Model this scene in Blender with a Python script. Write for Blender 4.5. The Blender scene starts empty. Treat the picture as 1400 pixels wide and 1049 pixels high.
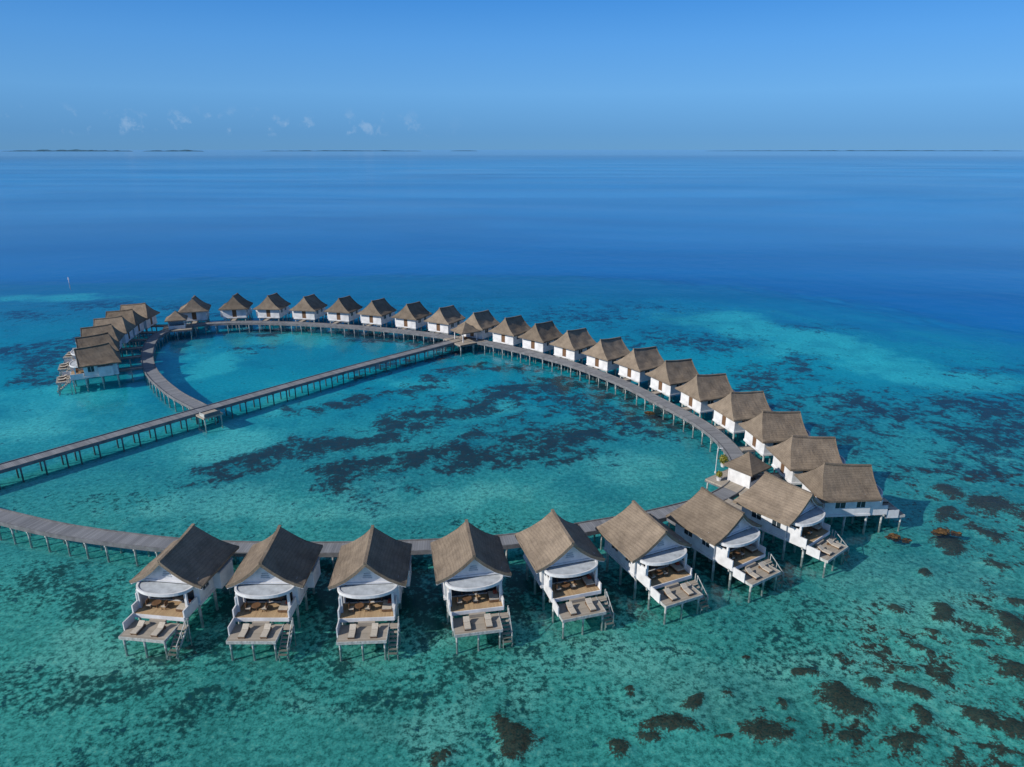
import bpy, bmesh, math, random
import numpy as np
from mathutils import Vector, noise as mnoise
random.seed(4); np.random.seed(4)
S=bpy.context.scene
R=math.radians
SEA=.8
# ------------------------------------------------------------------ node helpers
def newmat(n):
    m=bpy.data.materials.new(n); m.use_nodes=True
    nt=m.node_tree; b=nt.nodes["Principled BSDF"]
    return m,nt,b
def N(nt,t,**k):
    n=nt.nodes.new(t)
    for a,v in k.items(): setattr(n,a,v)
    return n
def math_(nt,op,a,b=None,c=None,clamp=False):
    n=nt.nodes.new("ShaderNodeMath"); n.operation=op; n.use_clamp=clamp
    for i,v in enumerate((a,b,c)):
        if v is None: continue
        if isinstance(v,(int,float)): n.inputs[i].default_value=v
        else: nt.links.new(v,n.inputs[i])
    return n.outputs[0]
def mixc(nt,f,a,b,bt='MIX'):
    n=nt.nodes.new("ShaderNodeMix"); n.data_type='RGBA'; n.blend_type=bt; n.clamp_factor=True
    for i,v in ((0,f),(6,a),(7,b)):
        if isinstance(v,(int,float)): n.inputs[i].default_value=v
        elif isinstance(v,tuple): n.inputs[i].default_value=(v[0],v[1],v[2],1)
        else: nt.links.new(v,n.inputs[i])
    return n.outputs[2]
def noise_(nt,vec,scale,detail=4,rough=.55,dist=0):
    n=nt.nodes.new("ShaderNodeTexNoise"); n.inputs["Scale"].default_value=scale
    n.inputs["Detail"].default_value=detail; n.inputs["Roughness"].default_value=rough
    n.inputs["Distortion"].default_value=dist
    if vec is not None: nt.links.new(vec,n.inputs["Vector"])
    return n.outputs[0]
def mapr(nt,v,a,b,c=0,d=1,smooth=False):
    n=nt.nodes.new("ShaderNodeMapRange"); n.clamp=True
    if smooth: n.interpolation_type='SMOOTHSTEP'
    nt.links.new(v,n.inputs[0])
    for i,x in enumerate((a,b,c,d)): n.inputs[i+1].default_value=x
    return n.outputs[0]
def scalev(nt,vec,s):
    n=nt.nodes.new("ShaderNodeMapping"); nt.links.new(vec,n.inputs[0]); n.inputs["Scale"].default_value=s
    return n.outputs[0]
def bump(nt,h,b,strength=.4,dist=.05):
    n=nt.nodes.new("ShaderNodeBump"); n.inputs["Strength"].default_value=strength; n.inputs["Distance"].default_value=dist
    nt.links.new(h,n.inputs["Height"]); nt.links.new(n.outputs[0],b.inputs["Normal"])

# ------------------------------------------------------------------ materials
def simple(name,col,rough=.7,var=.12,scale=2.0):
    m,nt,b=newmat(name)
    tc=N(nt,"ShaderNodeTexCoord"); nz=noise_(nt,tc.outputs["Object"],scale,3,.6)
    f=mapr(nt,nz,.3,.75)
    c=mixc(nt,f,tuple(x*(1-var*1.6) for x in col),tuple(min(1,x*(1+var)) for x in col))
    nt.links.new(c,b.inputs["Base Color"]); b.inputs["Roughness"].default_value=rough
    b.inputs["Specular IOR Level"].default_value=.25
    return m
M_white=simple("white_painted_wall",(.67,.68,.70),.6,.13,.8)
M_wpost=simple("weathered_white_post",(.46,.48,.47),.7,.28,3)
M_red=simple("red_cushion",(.36,.08,.05),.8,.2,6)
M_beige=simple("beige_sunbed_cushion",(.50,.45,.38),.8,.1,6)
M_awn=simple("awning_top_paint",(.46,.50,.54),.6,.18,1.2)
M_brown=simple("brown_wood",(.16,.09,.05),.6,.2,6)
m,nt,b=newmat("window_glass"); b.inputs["Base Color"].default_value=(.03,.045,.055,1); b.inputs["Roughness"].default_value=.08; M_glass=m

def planks(name,ca,cb,axis_uv=False,freq=6.0,axis=1):
    m,nt,b=newmat(name); tc=N(nt,"ShaderNodeTexCoord")
    src=tc.outputs["UV"] if axis_uv else tc.outputs["Object"]
    sep=N(nt,"ShaderNodeSeparateXYZ"); nt.links.new(src,sep.inputs[0])
    v=math_(nt,'MULTIPLY',sep.outputs[0 if axis_uv else axis],freq)
    fr=math_(nt,'FRACT',v); fl=math_(nt,'FLOOR',v)
    wn=N(nt,"ShaderNodeTexWhiteNoise",noise_dimensions='1D'); nt.links.new(fl,wn.inputs["W"])
    gap=mapr(nt,fr,.0,.1)
    nz=noise_(nt,src,.35,3,.6); f2=mapr(nt,nz,.35,.7)
    f=math_(nt,'ADD',math_(nt,'MULTIPLY',wn.outputs[0],.6),math_(nt,'MULTIPLY',f2,.4))
    c=mixc(nt,f,ca,cb); c=mixc(nt,gap,tuple(x*.3 for x in ca),c)
    nt.links.new(c,b.inputs["Base Color"]); b.inputs["Roughness"].default_value=.75; b.inputs["Specular IOR Level"].default_value=.2
    return m
M_board=planks("weathered_boardwalk_planks",(.15,.158,.175),(.27,.28,.30),True,3.2)
M_sund=planks("sun_deck_planks",(.28,.25,.21),(.44,.39,.33),False,5,1)
M_ver=planks("veranda_planks",(.32,.22,.13),(.48,.35,.21),False,6,0)
M_edge=simple("boardwalk_edge_beam",(.17,.175,.19),.8,.25,1)

# thatch
m,nt,b=newmat("thatch_shingle"); M_th=m
tc=N(nt,"ShaderNodeTexCoord"); ob=tc.outputs["Object"]
oi=N(nt,"ShaderNodeObjectInfo")
sep=N(nt,"ShaderNodeSeparateXYZ"); nt.links.new(ob,sep.inputs[0])
lay=math_(nt,'FRACT',math_(nt,'ADD',math_(nt,'MULTIPLY',sep.outputs[2],4.2),math_(nt,'MULTIPLY',noise_(nt,ob,3,2),.5)))
fib=noise_(nt,scalev(nt,ob,(9,9,1.2)),1.6,3,.7)
vadd=N(nt,"ShaderNodeVectorMath",operation='ADD'); nt.links.new(ob,vadd.inputs[0])
sc_=math_(nt,'MULTIPLY',oi.outputs["Random"],50.0); nt.links.new(sc_,vadd.inputs[1])
big=noise_(nt,vadd.outputs[0],.6,4,.65)
f=math_(nt,'ADD',math_(nt,'MULTIPLY',mapr(nt,fib,.3,.7),.45),math_(nt,'MULTIPLY',mapr(nt,big,.3,.7),.55))
c=mixc(nt,f,(.115,.092,.072),(.32,.26,.20))
c=mixc(nt,math_(nt,'MULTIPLY',mapr(nt,lay,.0,.35,1,0),.3),c,(.07,.055,.045))
rnd=mapr(nt,oi.outputs["Random"],0,1,.78,1.12)
vm=N(nt,"ShaderNodeVectorMath",operation='SCALE'); nt.links.new(c,vm.inputs[0]); nt.links.new(rnd,vm.inputs["Scale"])
nt.links.new(vm.outputs[0],b.inputs["Base Color"]); b.inputs["Roughness"].default_value=.9; b.inputs["Specular IOR Level"].default_value=.15
hh=math_(nt,'ADD',math_(nt,'MULTIPLY',lay,.4),fib)
bump(nt,hh,b,.6,.1)
m,nt,b=newmat("foliage_green"); M_leaf=m
c=mixc(nt,noise_(nt,N(nt,"ShaderNodeTexCoord").outputs["Object"],4),(.08,.10,.01),(.30,.28,.03)); nt.links.new(c,b.inputs["Base Color"])

# ------------------------------------------------------------------ mesh builder
class MB:
    def __init__(s): s.v=[];s.f=[];s.mi=[];s.mats=[]
    def m(s,mat):
        if mat not in s.mats: s.mats.append(mat)
        return s.mats.index(mat)
    def add(s,vs,fs,mat):
        o=len(s.v); s.v+= [tuple(a) for a in vs]; i=s.m(mat)
        for f in fs: s.f.append([o+k for k in f]); s.mi.append(i)
    def box(s,x0,x1,y0,y1,z0,z1,mat):
        s.add([(x0,y0,z0),(x1,y0,z0),(x1,y1,z0),(x0,y1,z0),(x0,y0,z1),(x1,y0,z1),(x1,y1,z1),(x0,y1,z1)],
              [(0,3,2,1),(4,5,6,7),(0,1,5,4),(1,2,6,5),(2,3,7,6),(3,0,4,7)],mat)
    def beam(s,a,b,w,h,mat):
        a=Vector(a);b=Vector(b);d=(b-a).normalized(); up=Vector((0,0,1))
        if abs(d.z)>.95: up=Vector((0,1,0))
        r=d.cross(up).normalized()*w/2; u=r.cross(d).normalized()*h/2
        vs=[a-r-u,a+r-u,a+r+u,a-r+u,b-r-u,b+r-u,b+r+u,b-r+u]
        s.add(vs,[(0,3,2,1),(4,5,6,7),(0,1,5,4),(1,2,6,5),(2,3,7,6),(3,0,4,7)],mat)
    def cyl(s,x,y,z0,z1,r,mat,n=8,r2=None):
        r2=r if r2 is None else r2
        vs=[(x+r*math.cos(2*math.pi*i/n),y+r*math.sin(2*math.pi*i/n),z0) for i in range(n)]+[(x+r2*math.cos(2*math.pi*i/n),y+r2*math.sin(2*math.pi*i/n),z1) for i in range(n)]
        fs=[(i,(i+1)%n,n+(i+1)%n,n+i) for i in range(n)]+[tuple(range(n))[::-1],tuple(range(n,2*n))]
        s.add(vs,fs,mat)
    def mesh(s,name):
        me=bpy.data.meshes.new(name); me.from_pydata(s.v,[],s.f); 
        for mt in s.mats: me.materials.append(mt)
        me.polygons.foreach_set("material_index",s.mi); me.update(); return me
def obj(name,me,parent=None,loc=(0,0,0),rz=0,sc=1):
    o=bpy.data.objects.new(name,me); S.collection.objects.link(o)
    o.location=loc; o.rotation_euler=(0,0,rz)
    if sc!=1:o.scale=(sc,sc,sc)
    if parent: o.parent=parent
    return o

# ------------------------------------------------------------------ VILLA (local +Y points out to sea)
RZ=8.6; EZ=5.35; HW=4.15
def roofmesh():
    b=MB()
    rows=[(0,0.0,RZ),(.3,1.1,7.4),(.6,2.35,6.33),(.85,3.45,5.66),(1,HW,EZ)]
    yi0,yo0=-3.2,3.55
    yi1,yo1=-5.0,3.2
    for off,flip in ((0,False),(-.24,True)):
        for sx in (1,-1):
            vs=[];n=13
            for t,x,z in rows:
                a=yi0+(yi1-yi0)*t; c=yo0+(yo1-yo0)*t**.8
                for j in range(n):
                    y=a+(c-a)*j/(n-1)
                    jit=.0 if t==0 else .07*math.sin(j*7.3+t*31+sx)
                    u=j/(n-1)
                    lift=(.32*(1-u)**3 - .25*u)*(1-t)
                    vs.append((sx*x,y,z+off+jit+lift))
            fs=[]
            for r in range(len(rows)-1):
                for j in range(n-1):
                    q=(r*n+j,(r+1)*n+j,(r+1)*n+j+1,r*n+j+1)
                    if (sx<0)^flip: q=q[::-1]
                    fs.append(q)
            b.add(vs,fs,M_th)
        vs=[];k=7
        for t,x,z in rows:
            a=yi0+(yi1-yi0)*t
            for j in range(k): vs.append((-x+2*x*j/(k-1),a,z+off+.32*(1-t)))
        fs=[(r*k+j,(r+1)*k+j,(r+1)*k+j+1,r*k+j+1) for r in range(len(rows)-1) for j in range(k-1)]
        b.add(vs,fs if not flip else [f[::-1] for f in fs],M_th)
    for sx in (1,-1):
        b.beam((sx*(HW-.02),yi1,EZ-.12),(sx*(HW-.02),yo1,EZ-.12),.09,.25,M_th)
        pr=[(sx*x,yo0+(yo1-yo0)*t**.8,z-.1-.25*(1-t)) for t,x,z in rows]
        for p,q in zip(pr,pr[1:]): b.beam(p,q,.12,.34,M_th)
        for p,q in zip(pr,pr[1:]): b.beam((p[0],p[1]-.12,p[2]-.24),(q[0],q[1]-.12,q[2]-.24),.08,.2,M_white)
    b.beam((-HW,yi1+.02,EZ-.12),(HW,yi1+.02,EZ-.12),.09,.25,M_th)
    n=8
    for j in range(n):
        u0,u1=j/n,(j+1)/n; zf=lambda u:RZ+.06+.32*(1-u)**3-.25*u; yy=lambda u:yi0-.05+(yo0-yi0+.07)*u
        b.beam((0,yy(u0),zf(u0)),(0,yy(u1)+.02,zf(u1)),.34,.2,M_th)
    return b.mesh("roof")
def wallmesh():
    b=MB()
    W=3.25
    b.box(-W-.1,W+.1,-4.2,2.5,2.45,2.75,M_white)
    for sx in (1,-1):
        x0,x1=sorted((sx*W,sx*(W-.16)))
        b.box(x0,x1,-4.1,-2.6,2.75,5.7,M_white)
        b.box(x0,x1,-1.2,.4,2.75,5.7,M_white)
        b.box(x0,x1,1.6,2.4,2.75,5.7,M_white)
        for a,c in ((-2.6,-1.2),(.4,1.6)):
            b.box(x0,x1,a,c,2.75,3.7,M_white); b.box(x0,x1,a,c,4.9,5.7,M_white)
    b.box(-W+.16,-.6,-4.1,-3.94,2.75,5.5,M_white); b.box(.6,W-.16,-4.1,-3.94,2.75,5.5,M_white); b.box(-.6,.6,-4.1,-3.94,4.9,5.5,M_white)
    b.box(-W+.16,-2.6,2.24,2.4,2.75,5.5,M_white); b.box(2.6,W-.16,2.24,2.4,2.75,5.5,M_white); b.box(-2.6,2.6,2.24,2.4,5.0,5.5,M_white)
    b.add([(-3.1,2.7,5.45),(3.1,2.7,5.45),(2.35,2.7,6.0),(1.1,2.7,6.95),(0,2.7,7.95),(-1.1,2.7,6.95),(-2.35,2.7,6.0)],[(0,6,5,4,3,2,1)],M_white)
    b.box(-3.2,3.2,2.45,2.8,5.3,5.5,M_white)
    for k in range(3): b.box(-.5+.08*k,.5-.08*k,2.7,2.76,6.0+.25*k,6.12+.25*k,M_awn)
    b.box(-W-.9,-W-.003,-3.2,-.4,2.6,4.7,M_white); b.box(-W-1.0,-W-.003,-3.3,-.3,4.7,4.82,M_awn)
    return b.mesh("walls")
def glassmesh():
    b=MB(); W=3.25
    for sx in (1,-1):
        x=sx*(W-.1)
        for a,c in ((-2.6,-1.2),(.4,1.6)): b.box(x-.02,x+.02,a,c,3.7,4.9,M_glass); b.box(x-.05,x+.05,(a+c)/2-.03,(a+c)/2+.03,3.7,4.9,M_white)
    b.box(-2.6,2.6,2.28,2.32,2.75,5.0,M_glass)
    for x in (-2.57,-1.3,0,1.3,2.57): b.box(x-.05,x+.05,2.26,2.38,2.75,5.0,M_brown)
    b.box(-.6,.6,-4.04,-4.0,2.75,4.9,M_brown)
    return b.mesh("windows_and_doors")
def awnmesh():
    b=MB(); n=20; a,c=3.25,2.2
    top=[];bot=[]
    for i in range(n+1):
        t=math.pi*i/n
        x,y=a*math.cos(t),2.82+c*math.sin(t)**.8
        top.append((x,y,5.34)); bot.append((x,y,5.0))
    def st(k,z): return [(p[0]*k,2.82+(p[1]-2.82)*k,z) for p in top]
    t1=top; ti=st(.93,5.34); td=st(.93,5.24)
    b.add(t1+bot,[(i,i+1,n+1+i+1,n+1+i) for i in range(n)],M_white)
    b.add(t1+ti,[(i,n+1+i,n+1+i+1,i+1) for i in range(n)],M_white)
    b.add(ti+td,[(i,n+1+i,n+1+i+1,i+1) for i in range(n)],M_white)
    b.add(td,[tuple(range(n+1))],M_awn)
    b.add(bot,[tuple(range(n+1))[::-1]],M_white)
    for x in (-2.75,2.75): b.box(x-.13,x+.13,3.9,4.16,2.75,5.02,M_white)
    return b.mesh("curved_awning")
def deckmesh():
    b=MB()
    b.box(-2.85,2.85,2.5,5.1,2.5,2.72,M_ver)
    b.box(-2.95,2.95,5.1,5.2,2.3,2.74,M_white)
    b.box(2.85,3.0,2.5,4.2,2.3,4.6,M_white)
    b.box(2.85,3.0,4.2,5.1,2.3,3.7,M_white)
    b.box(2.78,2.9,5.2,6.9,1.7,2.9,M_white)
    b.box(-3.0,-2.85,2.5,5.1,2.3,3.55,M_white)
    b.box(-.9,.9,5.2,5.5,2.02,2.36,M_sund)
    b.box(-2.3,2.7,5.2,7.9,1.78,1.98,M_sund)
    b.box(-2.36,2.76,7.9,7.98,1.66,2.0,M_wpost)
    b.box(-2.38,-2.3,5.2,7.9,1.66,2.0,M_wpost); b.box(2.7,2.77,5.2,7.9,1.66,2.0,M_wpost)
    return b.mesh("sea_deck")
def stairmesh():
    b=MB()
    for k in range(7):
        z=1.9-.27*k; y=5.7+.34*k
        b.box(-3.35,-2.45,y,y+.3,z-.05,z,M_sund)
    for x in (-3.4,-2.42):
        b.beam((x,5.6,1.85),(x,8.0,-.1),.08,.22,M_wpost)
    x=-3.4
    b.beam((x,5.6,2.8),(x,7.7,1.2),.07,.07,M_wpost)
    for k in range(3):
        y=5.65+.95*k; z=1.9-.72*k; b.box(x-.04,x+.04,y-.04,y+.04,z-.1,z+.92,M_wpost)
    b.box(-3.45,-2.38,5.2,5.75,1.8,1.96,M_sund)
    b.cyl(-3.4,5.3,-2.3,2.85,.07,M_wpost)
    b.cyl(-3.4,7.7,-2.3,1.2,.07,M_wpost); b.cyl(-2.45,7.7,-2.3,.4,.07,M_wpost)
    return b.mesh("sea_stairs")
def postmesh():
    b=MB()
    for x in (-2.9,0,2.9):
        for y in (-3.8,-.8,2.3): b.cyl(x,y,-2.4,2.45,.16,M_wpost)
    for y in (-3.8,-.8,2.3,4.7): b.box(-3.1,3.1,y-.1,y+.1,2.1,2.44,M_wpost)
    for x in (-2.6,2.6): b.cyl(x,4.7,-2.4,2.2,.14,M_wpost)
    for x in (-2.1,.2,2.5):
        b.cyl(x,7.6,-2.4,1.78,.12,M_wpost)
        b.box(x-.08,x+.08,5.25,7.85,1.5,1.77,M_wpost)
    return b.mesh("stilts")
def furn():
    b=MB()
    for x in (-1.0,1.3):
        b.box(x-.36,x+.36,6.0,7.6,2.12,2.22,M_brown)
        for yy in (6.1,7.5):
            for xx in (x-.3,x+.3): b.box(xx-.04,xx+.04,yy-.04,yy+.04,1.98,2.12,M_brown)
        b.box(x-.33,x+.33,6.55,7.58,2.22,2.34,M_beige)
        b.beam((x,6.5,2.3),(x,5.95,2.62),.66,.1,M_beige)
    b.cyl(.9,3.9,3.38,3.44,.5,M_brown,14); b.cyl(.9,3.9,2.72,3.38,.06,M_brown)
    for cx,cy,s in ((.0,3.9,-1),(1.75,3.9,1)):
        b.box(cx-.26,cx+.26,cy-.26,cy+.26,3.08,3.2,M_beige); b.box(cx+s*.22-.04,cx+s*.22+.04,cy-.26,cy+.26,3.2,3.7,M_brown)
        for dx in (-.22,.22):
            for dy in (-.22,.22): b.box(cx+dx-.03,cx+dx+.03,cy+dy-.03,cy+dy+.03,2.72,3.08,M_brown)
    b.box(-2.6,-1.5,2.7,4.3,2.8,3.05,M_brown); b.box(-2.55,-1.55,2.75,4.25,3.05,3.18,M_beige); b.box(-2.5,-2.1,2.9,3.4,3.18,3.4,M_red)
    return b.mesh("deck_furniture")
parts=[("roof",roofmesh()),("walls",wallmesh()),("windows_and_doors",glassmesh()),("curved_awning",awnmesh()),("sea_deck",deckmesh()),("sea_stairs",stairmesh()),("stilts",postmesh()),("deck_furniture",furn())]
def linkwalk(L):
    b=MB(); b.box(-.75,.75,-4.2-L,-4.2,2.2,2.36,M_sund); b.box(-.82,-.75,-4.2-L,-4.2,2.1,2.5,M_edge); b.box(.75,.82,-4.2-L,-4.2,2.1,2.5,M_edge)
    for x in (-.6,.6): b.cyl(x,-4.2-L/2,-2.4,2.2,.1,M_wpost)
    return b.mesh("link_walkway")

bottom_pk=[(-36.8,70.2),(-26.7,69.9),(-16.0,69.9),(-5.3,71.2),(4.9,73.6),(15.0,75.8),(24.4,79.4),(34.1,83.9)]
bottom_dk=[(-38.0,60.8),(-26.7,60.3),(-15.4,60.4),(-3.5,61.6),(7.9,63.7),(19.0,67.1),(29.4,71.5),(40.3,76.3)]
arc=[(46.3,87.1),(45.6,96.8),(44.6,107.3),(42.1,117.2),(38.4,127.3),(34.3,137.0),(29.0,146.2),(22.6,154.2),(15.5,162.5),(7.9,169.6),(0.2,175.9),(-8.4,182.0),(-18.2,188.0),(-28.1,193.0),(-38.9,197.6),(-49.5,201.2),(-60.5,203.4),(-72.0,205.2),(-83.0,205.0),(-94.0,201.5)]
left=[(-106.5,191.6),(-106.0,183.5),(-104.5,175.2),(-102.4,166.1),(-98.3,157.2),(-93.0,147.9)]
ringp=[(-93.9,94.2),(-78.8,87.3),(-70.4,84.2),(-57.8,80.0),(-41.9,76.8),(-27.7,76.0),(-13.0,76.5),(0.0,78.0),(9.7,81.0),(20.2,84.6),(29.6,89.5),(35.2,96.0),(36.8,106.2),(34.8,117.6),(29.4,130.0),(23.4,142.0),(13.2,156.0),(0.0,168.6),(-11.7,177.0),(-28.4,185.3),(-46.2,191.4),(-64.3,195.3),(-80.0,196.2),(-91.0,193.0),(-96.2,184.7),(-92.4,169.5),(-82.8,151.0),(-70.8,135.8),(-60.6,126.2)]
def catmull(P,step=1.0):
    P=[Vector(p) for p in P]; P=[P[0]*2-P[1]]+P+[P[-1]*2-P[-2]]; out=[]
    for i in range(1,len(P)-2):
        a,b_,c,d=P[i-1:i+3]; n=max(2,int((c-b_).length/step))
        for k in range(n):
            t=k/n; out.append(.5*((2*b_)+(c-a)*t+(2*a-5*b_+4*c-d)*t*t+(3*b_-a-3*c+d)*t**3))
    out.append(P[-2]); return out
ring=catmull(ringp)
def villa(x,y,ox,oy):
    l=math.hypot(ox,oy); ox/=l;oy/=l
    rz=math.atan2(oy,ox)-math.pi/2
    e=bpy.data.objects.new("overwater_villa",None); S.collection.objects.link(e); e.location=(x,y,0); e.rotation_euler=(0,0,rz)
    for n,me in parts: obj(n,me,e)
    best=99
    for q in ring:
        dx,dy=q.x-x,q.y-y
        al=-(dx*ox+dy*oy); la=abs(-dx*oy+dy*ox)
        if al>0 and la<1.5: best=min(best,al)
    if 4.2+1.45<best<20: obj("link_walkway",linkwalk(best-4.2-1.3),e)
for (px,py),(dx,dy) in zip(bottom_pk,bottom_dk):
    o=Vector((dx-px,dy-py)).normalized(); villa(px+o.x*3,py+o.y*3,o.x,o.y)
def row(P):
    for i,(x,y) in enumerate(P):
        a=P[max(0,i-1)];c=P[min(len(P)-1,i+1)]; tx,ty=c[0]-a[0],c[1]-a[1]
        villa(x,y,ty,-tx)
row(arc); row(left)

# ------------------------------------------------------------------ boardwalks
def boardwalk(name,path,width,z,postmat,pz=3.2):
    n=len(path); L=0; Ls=[0]
    for i in range(1,n): L+=(path[i]-path[i-1]).length; Ls.append(L)
    nor=[]
    for i in range(n):
        t=(path[min(n-1,i+1)]-path[max(0,i-1)]).normalized(); nor.append(Vector((-t.y,t.x)))
    w=width/2
    prof=[(-w,z-.45),(w,z-.45),(w,z+.14),(w-.14,z+.14),(w-.14,z),(-w+.14,z),(-w+.14,z+.14),(-w,z+.14)]
    k=len(prof); vs=[];fs=[];mi=[]
    for i in range(n):
        for a,zz in prof: p=path[i]+nor[i]*a; vs.append((p.x,p.y,zz))
    for i in range(n-1):
        for j in range(k):
            j2=(j+1)%k; fs.append((i*k+j,i*k+j2,(i+1)*k+j2,(i+1)*k+j)); mi.append(0 if j==4 else 1)
    fs+= [tuple(range(k))[::-1],tuple(range((n-1)*k,n*k))]; mi+=[1,1]
    me=bpy.data.meshes.new("deck"); me.from_pydata(vs,[],fs); me.materials.append(M_board); me.materials.append(M_edge)
    me.polygons.foreach_set("material_index",mi)
    uv=me.uv_layers.new(name="UVMap")
    for p in me.polygons:
        for li in p.loop_indices:
            vi=me.loops[li].vertex_index; uv.data[li].uv=(Ls[vi//k],vs[vi][2]+(vi%k))
    e=bpy.data.objects.new(name,None); S.collection.objects.link(e)
    obj("deck",me,e)
    b=MB(); nx=0
    for i in range(n):
        if Ls[i]>=nx:
            nx+=pz
            for s in (-1,1):
                p=path[i]+nor[i]*s*(w-.25); b.cyl(p.x,p.y,-2.4,z-.45,.13,postmat)
            a=path[i]-nor[i]*(w-.05); c=path[i]+nor[i]*(w-.05)
            b.beam((a.x,a.y,z-.58),(c.x,c.y,z-.58),.2,.26,postmat)
    obj("piles",b.mesh("piles"),e)
boardwalk("curved_boardwalk",ring,2.7,2.32,M_wpost)
jet=catmull([(-110,63.5),(-80.9,99.2),(-59.7,125.1),(-36.4,152.5),(-13.2,177.6)],1.0)
boardwalk("straight_boardwalk",jet,2.9,2.335,M_edge,3.0)

# ------------------------------------------------------------------ pavilions
def pavilion(name,x,y,rz,w=2.6,plat=None,h=5.0,wall=True):
    e=bpy.data.objects.new(name,None); S.collection.objects.link(e); e.location=(x,y,0); e.rotation_euler=(0,0,rz)
    b=MB(); rows=[(0,h+2.2),(.35,h+1.3),(.7,h+.5),(1,h)]
    for off in (0,-.2):
        vs=[]
        for t,z in rows:
            r=max(.06,w*t)
            vs+=[(-r,-r,z+off),(r,-r,z+off),(r,r,z+off),(-r,r,z+off)]
        fs=[]
        for r in range(3):
            for j in range(4): fs.append(((r+1)*4+j,(r+1)*4+(j+1)%4,r*4+(j+1)%4,r*4+j))
        if off==0: fs.append((0,1,2,3))
        b.add(vs,fs,M_th)
    for a,c in (((-w,-w),(w,-w)),((w,-w),(w,w)),((w,w),(-w,w)),((-w,w),(-w,-w))): b.beam((a[0]*.99,a[1]*.99,h-.1),(c[0]*.99,c[1]*.99,h-.1),.08,.24,M_th)
    obj("roof",b.mesh("roof"),e)
    b=MB(); q=w*.72
    for sx in (-1,1):
        for sy in (-1,1): b.box(sx*q-.1,sx*q+.1,sy*q-.1,sy*q+.1,2.36,h+.25,M_white)
    if wall:
        b.box(-q+.1,q-.1,q-.06,q+.06,2.36,h+.1,M_white); b.box(-q-.06,-q+.06,-q+.1,q-.1,2.36,h+.1,M_white)
        b.box(-q+.1,q-.1,-q-.06,-q+.06,2.36,3.3,M_white); b.box(q-.06,q+.06,-q+.1,q-.1,2.36,3.3,M_white)
    b.box(-.7,.7,.3,.9,2.36,2.85,M_brown)
    obj("frame_and_walls",b.mesh("frame_and_walls"),e)
    b=MB(); P=plat or w+.6
    b.box(-P,P,-P,P,2.12,2.348,M_sund); b.box(-P-.06,P+.06,-P-.06,P+.06,1.9,2.12,M_edge)
    for sx in (-1,0,1):
        for sy in (-1,0,1): b.cyl(sx*(P-.3),sy*(P-.3),-2.4,1.9,.14,M_wpost)
    obj("platform",b.mesh("platform"),e)
pavilion("thatched_pavilion",35.4,94.6,R(38),2.5,4.2,5.0)
pavilion("thatched_pavilion",-12.2,176.8,R(35),2.9,4.2,4.9,False)
pavilion("thatched_pavilion",-94.4,190.2,R(20),2.8,3.8,4.9)
e=bpy.data.objects.new("junction_platform",None); S.collection.objects.link(e); e.location=(-57.6,122.8,0); e.rotation_euler=(0,0,R(50))
b=MB(); b.box(-1.9,1.9,-1.6,1.6,2.0,2.32,M_sund); b.box(-1.5,1.5,-1.45,-1.35,2.32,3.0,M_edge); b.box(-1.7,-1.6,-1.45,.3,2.32,3.0,M_wpost); b.box(-1.2,1.2,-1.25,-.7,2.32,2.75,M_brown)
for sx in(-1,1):
    for sy in(-1,1): b.cyl(sx*1.6,sy*1.3,-2.4,2.0,.13,M_wpost)
obj("platform_and_bench",b.mesh("platform_and_bench"),e)

e=bpy.data.objects.new("lamp_post",None); S.collection.objects.link(e); e.location=(31.6,97.4,2.3)
b=MB(); b.cyl(0,0,0,.3,.14,M_white); b.cyl(0,0,.3,4.2,.055,M_white); b.beam((0,0,4.15),(.5,0,4.25),.06,.06,M_white); b.box(.35,.75,-.1,.1,4.16,4.24,M_white)
obj("pole_and_arm",b.mesh("pole_and_arm"),e)
def shrub(x,y,z,r):
    e=bpy.data.objects.new("potted_shrub",None); S.collection.objects.link(e); e.location=(x,y,z)
    b=MB(); b.cyl(0,0,0,.5,.3,M_white,10,.42); obj("pot",b.mesh("pot"),e)
    b=MB(); 
    for k in range(7):
        a=k*.9; b.beam((0,0,.4),(math.cos(a)*r*.5,math.sin(a)*r*.5,.8+r*.6),.05,.05,M_brown)
    for _ in range(420):
        d=Vector((random.gauss(0,1),random.gauss(0,1),random.gauss(0,1))).normalized()*r*(.55+.5*random.random())
        c=Vector((0,0,.7+r*.8))+d; u=Vector((random.gauss(0,1),random.gauss(0,1),random.gauss(0,1))).normalized()*.16; v=u.cross(d).normalized()*.07
        b.add([c-u,c+v,c+u,c-v],[(0,1,2,3)],M_leaf)
    obj("foliage",b.mesh("foliage"),e)
shrub(33.4,99.6,2.35,.75); shrub(31.4,94.8,2.35,.45)
e=bpy.data.objects.new("channel_marker_pole",None); S.collection.objects.link(e); e.location=(-171.7,266.6,0)
b=MB(); b.cyl(0,0,-4,2.9,.12,M_white); b.box(-.22,.22,-.05,.05,2.0,2.7,M_white); b.cyl(0,0,2.9,3.1,.18,M_white)
obj("pole_and_topmark",b.mesh("pole_and_topmark"),e)

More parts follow.
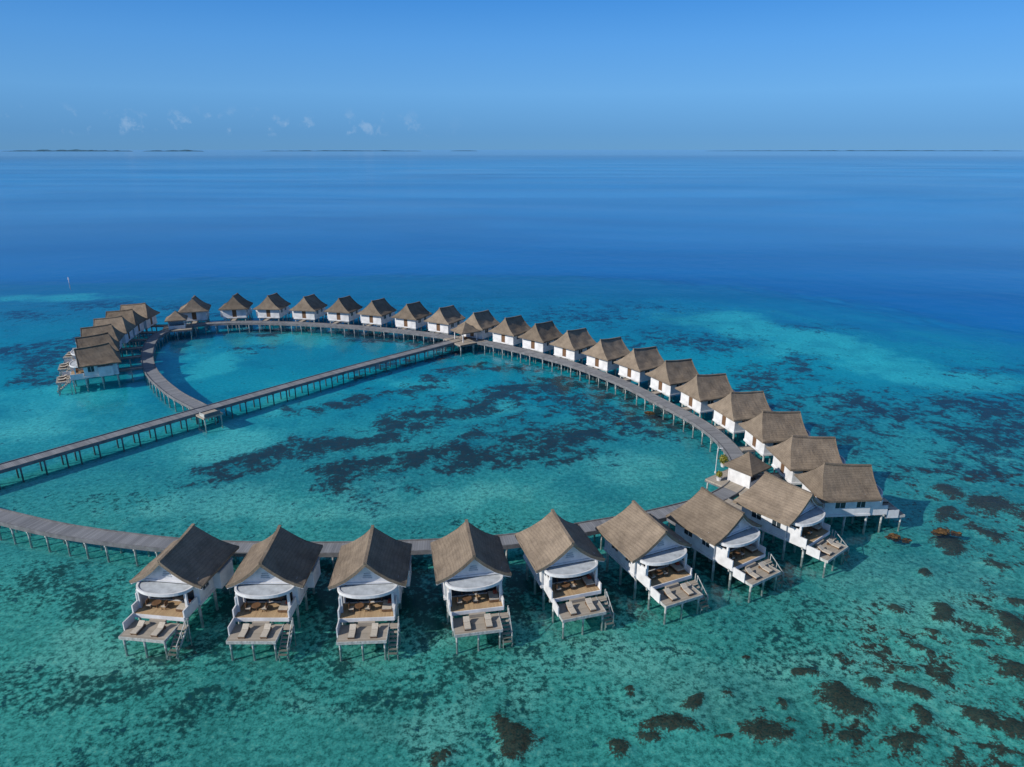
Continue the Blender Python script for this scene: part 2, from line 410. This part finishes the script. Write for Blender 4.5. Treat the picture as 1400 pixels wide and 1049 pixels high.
# ------------------------------------------------------------------ seabed
edge=np.array([(-700,250),(-252,272),(-194.1,268),(-131.4,282),(-60.7,290),(0,290),(43.8,282),(75.0,266),(104,240),(125,208),(146,184),(162,150),(200,110),(280,40),(400,-200)],float)
def axis(a,b_,step,far,g=1.35):
    c=list(np.arange(a,b_+1e-6,step)); s=step*2; x=c[-1]
    while x<far: x+=s; c.append(x); s*=g
    s=step*2; x=c[0]; pre=[]
    while x>-far: x-=s; pre.append(x); s*=g
    return np.array(pre[::-1]+c)
xs=axis(-150,140,.8,60000)
ys=[30.];
while ys[-1]<330: ys.append(ys[-1]+max(.35,ys[-1]*.006))
s=5;x=ys[-1];up=[]
while x<60000: x+=s; up.append(x); s*=1.35
s=2;x=30;dn=[]
while x>-60000: x-=s; dn.append(x); s*=1.5
ys=np.array(dn[::-1]+ys+up)
X0,Y0=np.meshgrid(xs,ys); nxn,nyn=len(xs),len(ys)
def nfield(sc,ox):
    o=np.zeros(X0.size); xf=X0.ravel()/sc; yf=Y0.ravel()/sc; fl=(np.abs(X0.ravel())<400)&(np.abs(Y0.ravel())<500)
    for i in np.nonzero(fl)[0]: o[i]=mnoise.noise(Vector((xf[i]+ox,yf[i],ox)))
    return o.reshape(X0.shape)
w1x,w1y,w2x,w2y=nfield(17,3),nfield(17,9),nfield(4.5,15),nfield(4.5,21)
X=X0+w1x*8+w2x*3.6; Y=Y0+w1y*8+w2y*3.6
Xs=X0+w2x*2.4; Ys=Y0+w2y*2.4
def segd(px,py,a,c):
    dx,dy=c[0]-a[0],c[1]-a[1]; t=np.clip(((px-a[0])*dx+(py-a[1])*dy)/(dx*dx+dy*dy+1e-9),0,1)
    return np.hypot(px-(a[0]+t*dx),py-(a[1]+t*dy))
D=np.full(X.shape,1e9)
for a,c in zip(edge,edge[1:]): D=np.minimum(D,segd(X,Y,a,c))
poly=list(map(tuple,edge))+[(400,-70000),(-70000,-70000),(-70000,240)]
ins=np.zeros(X.shape,bool)
j=len(poly)-1
for i in range(len(poly)):
    xi,yi=poly[i];xj,yj=poly[j]
    if yi!=yj: ins^=((yi>Y)!=(yj>Y))&(X<(xj-xi)*(Y-yi)/(yj-yi)+xi)
    j=i
SD=np.where(ins,-D,D)
def ss(a,b_,v):
    t=np.clip((v-a)/(b_-a),0,1); return t*t*(3-2*t)
deep=np.clip((SD+75)/150,0,1)
def line(P,r):
    d=np.full(X.shape,1e9)
    for a,c in zip(P,P[1:]): d=np.minimum(d,segd(X,Y,a,c))
    return np.exp(-(d/r)**2*.9)
def blob(x,y,rx,ry): return np.exp(-(((X-x)/rx)**2+((Y-y)/ry)**2))
reef=np.zeros(X.shape)
def addr(v,k=1): 
    global reef; reef=np.maximum(reef,v*k)
A=[(-49.1,102.1),(-36.1,111.1),(-25.0,120.9),(-14.8,130.2),(-3.2,143.2),(10.1,150.6)];Bp=[(-27.4,101.3),(-17.6,108.2),(-6.5,112.6),(5.3,114.2),(13.7,119.1)]
addr(line(A,5.6),1.0);addr(line(Bp,5.6),1.0);addr(line([(-39.5,134.3),(-22.5,143.2),(-17.4,155.9),(0.0,161.6)],5.0),.8)
addr(line([(-37.6,153.2),(-26.0,167.6),(-11.5,174.1)],5.0),.75);addr(line([(12.0,132.2),(21.9,128.2),(27.7,120.9)],7),.8)
addr(line([(10.9,164.6),(27.0,140.9),(31,126)],6),.9);addr(line([(12.6,108.2),(0.0,120.9)],5),.75)
addr(line([(-25,121),(-8,122),(6,128)],5),.55); addr(line([(-10,140),(5,142),(18,140)],8),.8)
addr(line([(-74,197),(-42.6,192),(-28.9,186.5),(-16,180)],5),.95); addr(blob(-72,177.5,7,6),.85)
addr(line([(-127,181),(-130.5,174.1)],7),.9);addr(blob(-156,215,18,9),.8);addr(blob(-140,235,25,7),.8); addr(blob(-112,230,14,8),.7); addr(blob(-100,215,20,6),.7)
addr(line([(-107,150),(-118,165),(-122,190)],6),.8)
for x,y,rx,ry,k in [(75,132,15,14,.9),(84,119,14,11,.95),(97,134,18,12,.95),(98,119,18,13,.95),(76,106,12,8,.9),(60,150,13,12,.75),(50,185,24,14,.75),(20,215,30,14,.7),(68,165,15,8,.75),(105,105,24,12,.85),(88,98,15,6,.8),(-30,225,45,12,.6),(118,125,20,25,.85),(90,205,16,10,.7),(40,230,30,10,.65),(120,160,18,10,.7),(62,120,8,16,.75),(55,135,8,14,.7)]: addr(blob(x,y,rx,ry),k)
weed_and_shade=np.zeros(X.shape)
for x,y,rx,ry,k in [(-56,73,10,5,.9),(-50,69,8,4,.9),(-36,60,9,4,.9),(-45,56,12,3.5,.85),(-8,57.5,24,4,.75),(-27,52,13,3.5,.8),(-22,71,24,7,1.05),(5,73,18,7,1.0),(25,78,13,7,.9),(-32,66,4,8,1.05),(-21,66,4,8,1.05),(-10,67,4,8,1.05),(1,69,4,8,1.0),(12,70,4,7,.9),(35,65,14,8,.6),(-52,48,8,3,.7),(10,66,10,3,.6),(50,92,6,10,.8),(-45,85,14,5,.4),(0,85,16,4,.5),(30,60,18,6,.55),(-60,95,15,6,.4),(0,52,30,4,.5),(-32,48.5,14,2.5,.6)]: weed_and_shade=np.maximum(weed_and_shade,k*blob(x,y,rx,ry))  # weed patches; those between and behind near villas also paint in their cast shade
coral=np.zeros(X.shape)
for (x,y),r in zip([(0.0,49.2),(15.2,51.3),(22.9,49.6),(31.9,54.0),(39.8,54.7),(36.3,56.4),(17.9,53.8),(21.0,54.7),(30.8,49.2),(44.6,67.3),(42.1,61.7),(49.3,61.2),(44.8,51.3),(56.1,64.7),(59.2,81.0),(71.9,92.9),(-5.6,48.0),(9.2,48.0),(29.6,56.4),(37.2,51.3),(50.1,67.3),(51.5,56.9),(47,50),(51,52.5),(62,76),(66,84),(60,70),(56,60),(68,97),(75,88),(64,90),(24,60),(34,59.5),(47,63),(53,75),(36,48.5),(57,55),(26,51.5),(19,49),(41,58),(12,55),(44,56.5),(12.6,49.4),(25.5,53)],
    [2.0,2.3,2.2,1.9,1.9,1.3,.7,.6,1.3,1.2,.9,.9,2.2,1.7,2.2,3.5,1.1,1.2,1.0,1.0,1.4,1.7,1.7,1.5,1.6,2.2,1.8,1.5,2.5,3,2,.5,.6,.8,1.1,1.6,1.8,.5,.6,.6,.4,.7,1.0,.6]):
    coral=np.maximum(coral,np.exp(-(((Xs-x)/(r*1.25))**2+((Ys-y)/(r*.95))**2)))
coralzone=np.maximum.reduce([blob(52,58,20,14),blob(68,85,15,22),blob(80,100,16,12),blob(40,50,24,4)])*.78
sand=np.zeros(X.shape)
for x,y,rx,ry,k in [(66,213,16,12,1),(82,178,17,11,1.1),(95,162,13,10,1.1),(106,152,12,8,1.1),(84,193,12,8,.9),(-172,248,30,8,.8),(-95,126,12,12,.9),(-62,186,16,8,.9),(-89,178,8,9,.7),(-47,61,7,5,1),(84.5,113,5,3,.6),(-16,95,22,5,.9),(18.5,105,7,5,.8),(0,134,9,5,.8),(-50,115,12,8,.8),(20,57,25,5,.7),(-76,165,8,10,.9),(-100,140,16,12,.7),(70,197,10,12,.9),(-20,150,10,5,.7),(60,66,8,4,.5),(-5,64,16,3,.6),(45,76,9,5,.6),(50,70,14,9,.6),(-45,93,14,5,.8),(-8,53,16,3,.6),(42,57,10,6,.5),(-48,138,8,12,.7)]: sand=np.maximum(sand,k*blob(x,y,rx,ry))
dd=ss(.45,1,deep)
reef=reef*(1-ss(.35,.7,deep)); sand=sand*(1-ss(.5,.9,deep))
Z=-.75-9*dd-1.0*ss(.1,.6,deep)+(.35*reef+.6*coral+.15*weed_and_shade)*(1-dd)
rng=np.random.rand(*X.shape); Z+=(rng-.5)*.15*(coral+.4*reef)*(1-dd)
V=np.stack([X0,Y0,Z],-1).reshape(-1,3)
idx=np.arange(nxn*nyn).reshape(nyn,nxn)
F=np.stack([idx[:-1,:-1],idx[:-1,1:],idx[1:,1:],idx[1:,:-1]],-1).reshape(-1,4)
me=bpy.data.meshes.new("seabed"); me.vertices.add(len(V)); me.vertices.foreach_set("co",V.ravel().astype(np.float32))
me.loops.add(F.size); me.loops.foreach_set("vertex_index",F.ravel().astype(np.int32))
me.polygons.add(len(F)); me.polygons.foreach_set("loop_start",(np.arange(len(F))*4).astype(np.int32)); me.polygons.foreach_set("loop_total",np.full(len(F),4,np.int32))
me.update(); me.validate()
me.polygons.foreach_set("use_smooth",[True]*len(me.polygons))
def attr(name,chs):
    at=me.color_attributes.new(name=name,type='FLOAT_COLOR',domain='POINT')
    d=np.ones((len(V),4),np.float32)
    for i,c in enumerate(chs): d[:,i]=c.ravel()
    at.data.foreach_set("color",d.ravel())
attr("habitat",[reef,sand,deep]); attr("habitat2",[weed_and_shade,coral,coralzone])
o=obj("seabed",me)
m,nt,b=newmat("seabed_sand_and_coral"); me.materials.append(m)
geo=N(nt,"ShaderNodeNewGeometry"); P=geo.outputs["Position"]
a1=N(nt,"ShaderNodeVertexColor",layer_name="habitat"); a2=N(nt,"ShaderNodeVertexColor",layer_name="habitat2")
s1=N(nt,"ShaderNodeSeparateColor"); nt.links.new(a1.outputs[0],s1.inputs[0]); s2=N(nt,"ShaderNodeSeparateColor"); nt.links.new(a2.outputs[0],s2.inputs[0])
sp=N(nt,"ShaderNodeSeparateXYZ"); nt.links.new(P,sp.inputs[0])
nA=noise_(nt,P,.06,4,.6,.6); nB=noise_(nt,P,.33,4,.68,.3); nC=noise_(nt,P,1.35,4,.75); nD=noise_(nt,P,4.5,2,.65)
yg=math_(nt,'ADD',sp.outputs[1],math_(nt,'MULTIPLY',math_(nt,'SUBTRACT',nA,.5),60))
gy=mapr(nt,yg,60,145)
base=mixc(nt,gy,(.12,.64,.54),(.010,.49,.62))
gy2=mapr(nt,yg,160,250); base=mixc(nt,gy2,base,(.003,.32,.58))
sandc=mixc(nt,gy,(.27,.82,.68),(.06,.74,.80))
sm=mapr(nt,math_(nt,'ADD',math_(nt,'MULTIPLY',s1.outputs[1],.8),math_(nt,'MULTIPLY',nB,.9)),.52,.98,0,1,True)
c=mixc(nt,sm,base,sandc)
c=mixc(nt,mapr(nt,nA,.45,.68,0,.5),c,mixc(nt,gy,(.035,.30,.27),(.002,.24,.38)))
spk=mapr(nt,nC,.47,.57); spk2=mapr(nt,nD,.48,.60)
pat=math_(nt,'ADD',math_(nt,'MULTIPLY',spk,.62),math_(nt,'MULTIPLY',spk2,.36))
c=mixc(nt,math_(nt,'MULTIPLY',pat,mapr(nt,sp.outputs[1],60,150,.92,.33)),c,mixc(nt,gy,(.030,.21,.175),(.001,.18,.28)))
c=mixc(nt,math_(nt,'MULTIPLY',mapr(nt,nC,.44,.32),mapr(nt,sp.outputs[1],60,130,.6,.1)),c,(.34,.80,.62))
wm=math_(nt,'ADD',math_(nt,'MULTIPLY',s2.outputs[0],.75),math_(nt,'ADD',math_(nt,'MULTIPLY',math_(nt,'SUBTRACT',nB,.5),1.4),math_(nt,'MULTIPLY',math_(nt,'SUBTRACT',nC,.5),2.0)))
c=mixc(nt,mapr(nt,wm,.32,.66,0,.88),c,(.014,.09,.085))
rm=math_(nt,'ADD',math_(nt,'MULTIPLY',s1.outputs[0],.9),math_(nt,'ADD',math_(nt,'MULTIPLY',math_(nt,'SUBTRACT',nB,.5),2.5),math_(nt,'MULTIPLY',math_(nt,'SUBTRACT',nC,.5),1.4)))
rc=mixc(nt,mapr(nt,nC,.35,.65),(.008,.045,.075),(.055,.07,.08)); rc=mixc(nt,gy2,rc,(.001,.10,.23))
c=mixc(nt,mapr(nt,rm,.3,.58,0,.4),c,(.003,.15,.24))
c=mixc(nt,mapr(nt,rm,.52,.80,0,.9),c,rc)
cm=math_(nt,'ADD',math_(nt,'MAXIMUM',s2.outputs[1],math_(nt,'MULTIPLY',s2.outputs[2],mapr(nt,nB,.45,.7,.3,1.4))),math_(nt,'ADD',math_(nt,'MULTIPLY',math_(nt,'SUBTRACT',nC,.5),1.3),math_(nt,'MULTIPLY',math_(nt,'SUBTRACT',nD,.5),.6)))
cc=mixc(nt,mapr(nt,nD,.35,.65),(.022,.032,.028),(.11,.085,.055))
c=mixc(nt,mapr(nt,cm,.40,.62,0,.92),c,cc)
dn_=math_(nt,'ADD',s1.outputs[2],math_(nt,'MULTIPLY',math_(nt,'SUBTRACT',nA,.5),.5))
c=mixc(nt,mapr(nt,dn_,.18,.75,0,1,True),c,(.001,.30,.62))
c=mixc(nt,mapr(nt,dn_,.55,1.1,0,1,True),c,(.0005,.29,.74))
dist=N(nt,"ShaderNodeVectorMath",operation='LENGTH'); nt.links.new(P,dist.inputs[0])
c=mixc(nt,mapr(nt,dist.outputs["Value"],350,2500,0,1),c,(.03,.46,.93))  # far seabed lightened with distance: horizon haze painted into the colour
nt.links.new(c,b.inputs["Base Color"]); b.inputs["Roughness"].default_value=1; b.inputs["Specular IOR Level"].default_value=0

M_rock=simple("brown_rock",(.13,.075,.03),.8,.6,2)
for x,y,r in [(51.2,81.4,.6),(52.6,80.6,.4),(58.4,82.7,.7),(60.2,82.3,.45),(27.2,127.6,.6),(20.4,122.0,.4),(64,72,.4)]:
    me2=bpy.data.meshes.new("rock")
    bm=bmesh.new(); bmesh.ops.create_icosphere(bm,subdivisions=4,radius=r)
    for v in bm.verts:
        k=1+.6*(mnoise.noise(v.co*1.6/r+Vector((x,y,0)))) +.2*mnoise.noise(v.co*5/r); v.co*=k; v.co.x*=1.5; v.co.z*=.6
    bm.to_mesh(me2); bm.free(); me2.materials.append(M_rock); obj("coral_boulder",me2,None,(x,y,SEA-.2))

# ------------------------------------------------------------------ water surface
m,nt,b=newmat("sea_water"); nt.nodes.remove(b); outn=nt.nodes["Material Output"]
geo=N(nt,"ShaderNodeNewGeometry"); P=geo.outputs["Position"]
w1=noise_(nt,P,.9,3,.6); w2=noise_(nt,P,.12,2,.6); w3=noise_(nt,scalev(nt,P,(.0011,.003,1)),1,4,.65,1.2)
h=math_(nt,'ADD',math_(nt,'MULTIPLY',w1,.07),math_(nt,'MULTIPLY',w2,.22))
bp=N(nt,"ShaderNodeBump"); bp.inputs["Strength"].default_value=.5; bp.inputs["Distance"].default_value=1.0; nt.links.new(h,bp.inputs["Height"])
fr=N(nt,"ShaderNodeFresnel"); fr.inputs["IOR"].default_value=1.33; nt.links.new(bp.outputs[0],fr.inputs["Normal"])
tr=N(nt,"ShaderNodeBsdfTransparent"); tr.inputs[0].default_value=(.93,.99,.995,1)
gl=N(nt,"ShaderNodeBsdfGlossy"); gl.inputs["Roughness"].default_value=.12; gl.inputs["Color"].default_value=(1,1,1,1); nt.links.new(bp.outputs[0],gl.inputs["Normal"])
dist=N(nt,"ShaderNodeVectorMath",operation='LENGTH'); nt.links.new(P,dist.inputs[0])
slick=math_(nt,'MAXIMUM',mapr(nt,w3,.35,.68,.5,.80),mapr(nt,dist.outputs["Value"],1200,7000,.4,.97))
k=math_(nt,'MULTIPLY',fr.outputs[0],slick)
mx=N(nt,"ShaderNodeMixShader"); nt.links.new(k,mx.inputs[0]); nt.links.new(tr.outputs[0],mx.inputs[1]); nt.links.new(gl.outputs[0],mx.inputs[2]); nt.links.new(mx.outputs[0],outn.inputs[0])
me=bpy.data.meshes.new("sea"); B=60000
g=[-B,-8000,-1000,0,1000,8000,B]; vs=[(x,y,0) for y in g for x in g]; fs=[(r*7+c_,r*7+c_+1,(r+1)*7+c_+1,(r+1)*7+c_) for r in range(6) for c_ in range(6)]
me.from_pydata(vs,[],fs); me.materials.append(m); obj("sea",me,None,(0,0,SEA))

# ------------------------------------------------------------------ distant islands
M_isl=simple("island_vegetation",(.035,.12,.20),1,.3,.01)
for x0,x1,d,hh_ in [(-11500,-8600,16500,44),(-8300,-7000,16500,36),(-6200,-2200,18000,26),(-1600,-900,19000,22),(5000,13500,19000,26)]:
    b=MB(); n=60; vs=[]
    for i in range(n+1):
        t=i/n; x=x0+(x1-x0)*t; z=hh_*(math.sin(math.pi*t)**.35)*(.6+.5*mnoise.noise(Vector((x*.004,d,0)))+.2*random.random())
        for yy,kz in ((-120,0),(-60,.8),(60,1),(120,0)): vs.append((x,d+yy,max(.05,z*kz)-.5*(kz==0)))
    fs=[(i*4+j,(i+1)*4+j,(i+1)*4+j+1,i*4+j+1) for i in range(n) for j in range(3)]
    b.add(vs,fs,M_isl); obj("distant_island",b.mesh("distant_island"))

# ------------------------------------------------------------------ camera, light, sky
cam=bpy.data.cameras.new("camera"); co=bpy.data.objects.new("camera",cam); S.collection.objects.link(co); S.camera=co
cam.sensor_width=36; cam.lens=946/1400*36; cam.clip_end=200000; cam.clip_start=.5
pitch=math.atan(320.5/946); co.location=(0,0,50); co.rotation_euler=(math.pi/2-pitch,0,0)
sd=Vector((-.90,-.43,0)).normalized(); el=R(31)
sv=Vector((sd.x*math.cos(el),sd.y*math.cos(el),math.sin(el)))
su=bpy.data.lights.new("sun",'SUN'); su.energy=4.7; su.angle=R(.55); su.color=(1,.93,.83); so=bpy.data.objects.new("sun",su); S.collection.objects.link(so)
so.rotation_euler=sv.to_track_quat('Z','Y').to_euler()
W=bpy.data.worlds.new("World"); S.world=W; W.use_nodes=True; nt=W.node_tree; bg=nt.nodes["Background"]
sky=N(nt,"ShaderNodeTexSky",sky_type='NISHITA'); sky.sun_disc=False; sky.sun_elevation=el; sky.sun_rotation=math.atan2(sd.x,sd.y); sky.altitude=50; sky.air_density=1; sky.dust_density=.3; sky.ozone_density=2
tc=N(nt,"ShaderNodeTexCoord"); sp=N(nt,"ShaderNodeSeparateXYZ"); nt.links.new(tc.outputs["Generated"],sp.inputs[0])
rp=N(nt,"ShaderNodeValToRGB"); nt.links.new(sp.outputs[2],rp.inputs[0])
cr=rp.color_ramp; cr.elements[0].position=0; cr.elements[0].color=(.125,.33,.60,1); cr.elements[1].position=.45; cr.elements[1].color=(.03,.18,.6,1)
for p_,c_ in ((.02,(.115,.33,.64,1)),(.07,(.14,.40,.78,1)),(.13,(.10,.35,.79,1)),(.21,(.035,.24,.70,1))):
    e_=cr.elements.new(p_); e_.color=c_
vs_=N(nt,"ShaderNodeVectorMath",operation='SCALE'); nt.links.new(rp.outputs[0],vs_.inputs[0])
nt.links.new(math_(nt,'ADD',math_(nt,'MULTIPLY',sp.outputs[0],1.6),9.9),vs_.inputs["Scale"])
c=mixc(nt,mapr(nt,sp.outputs[2],.24,.55,.98,0,True),sky.outputs[0],vs_.outputs[0])
mp=scalev(nt,tc.outputs["Generated"],(44,44,42)); cn=noise_(nt,mp,1.0,5,.6)
band=math_(nt,'MULTIPLY',mapr(nt,sp.outputs[2],.014,.022,0,1,True),mapr(nt,sp.outputs[2],.030,.054,1,0,True))
side=mapr(nt,sp.outputs[0],-.05,-.2,0,1,True)
cl=math_(nt,'MULTIPLY',math_(nt,'MULTIPLY',mapr(nt,cn,.53,.67,0,1,True),band),side)
c=mixc(nt,math_(nt,'MULTIPLY',cl,.5),c,(3.2,4.9,7.2))
nt.links.new(c,bg.inputs[0]); bg.inputs[1].default_value=.1
S.view_settings.view_transform='Standard'; S.view_settings.look='None'; S.view_settings.exposure=0
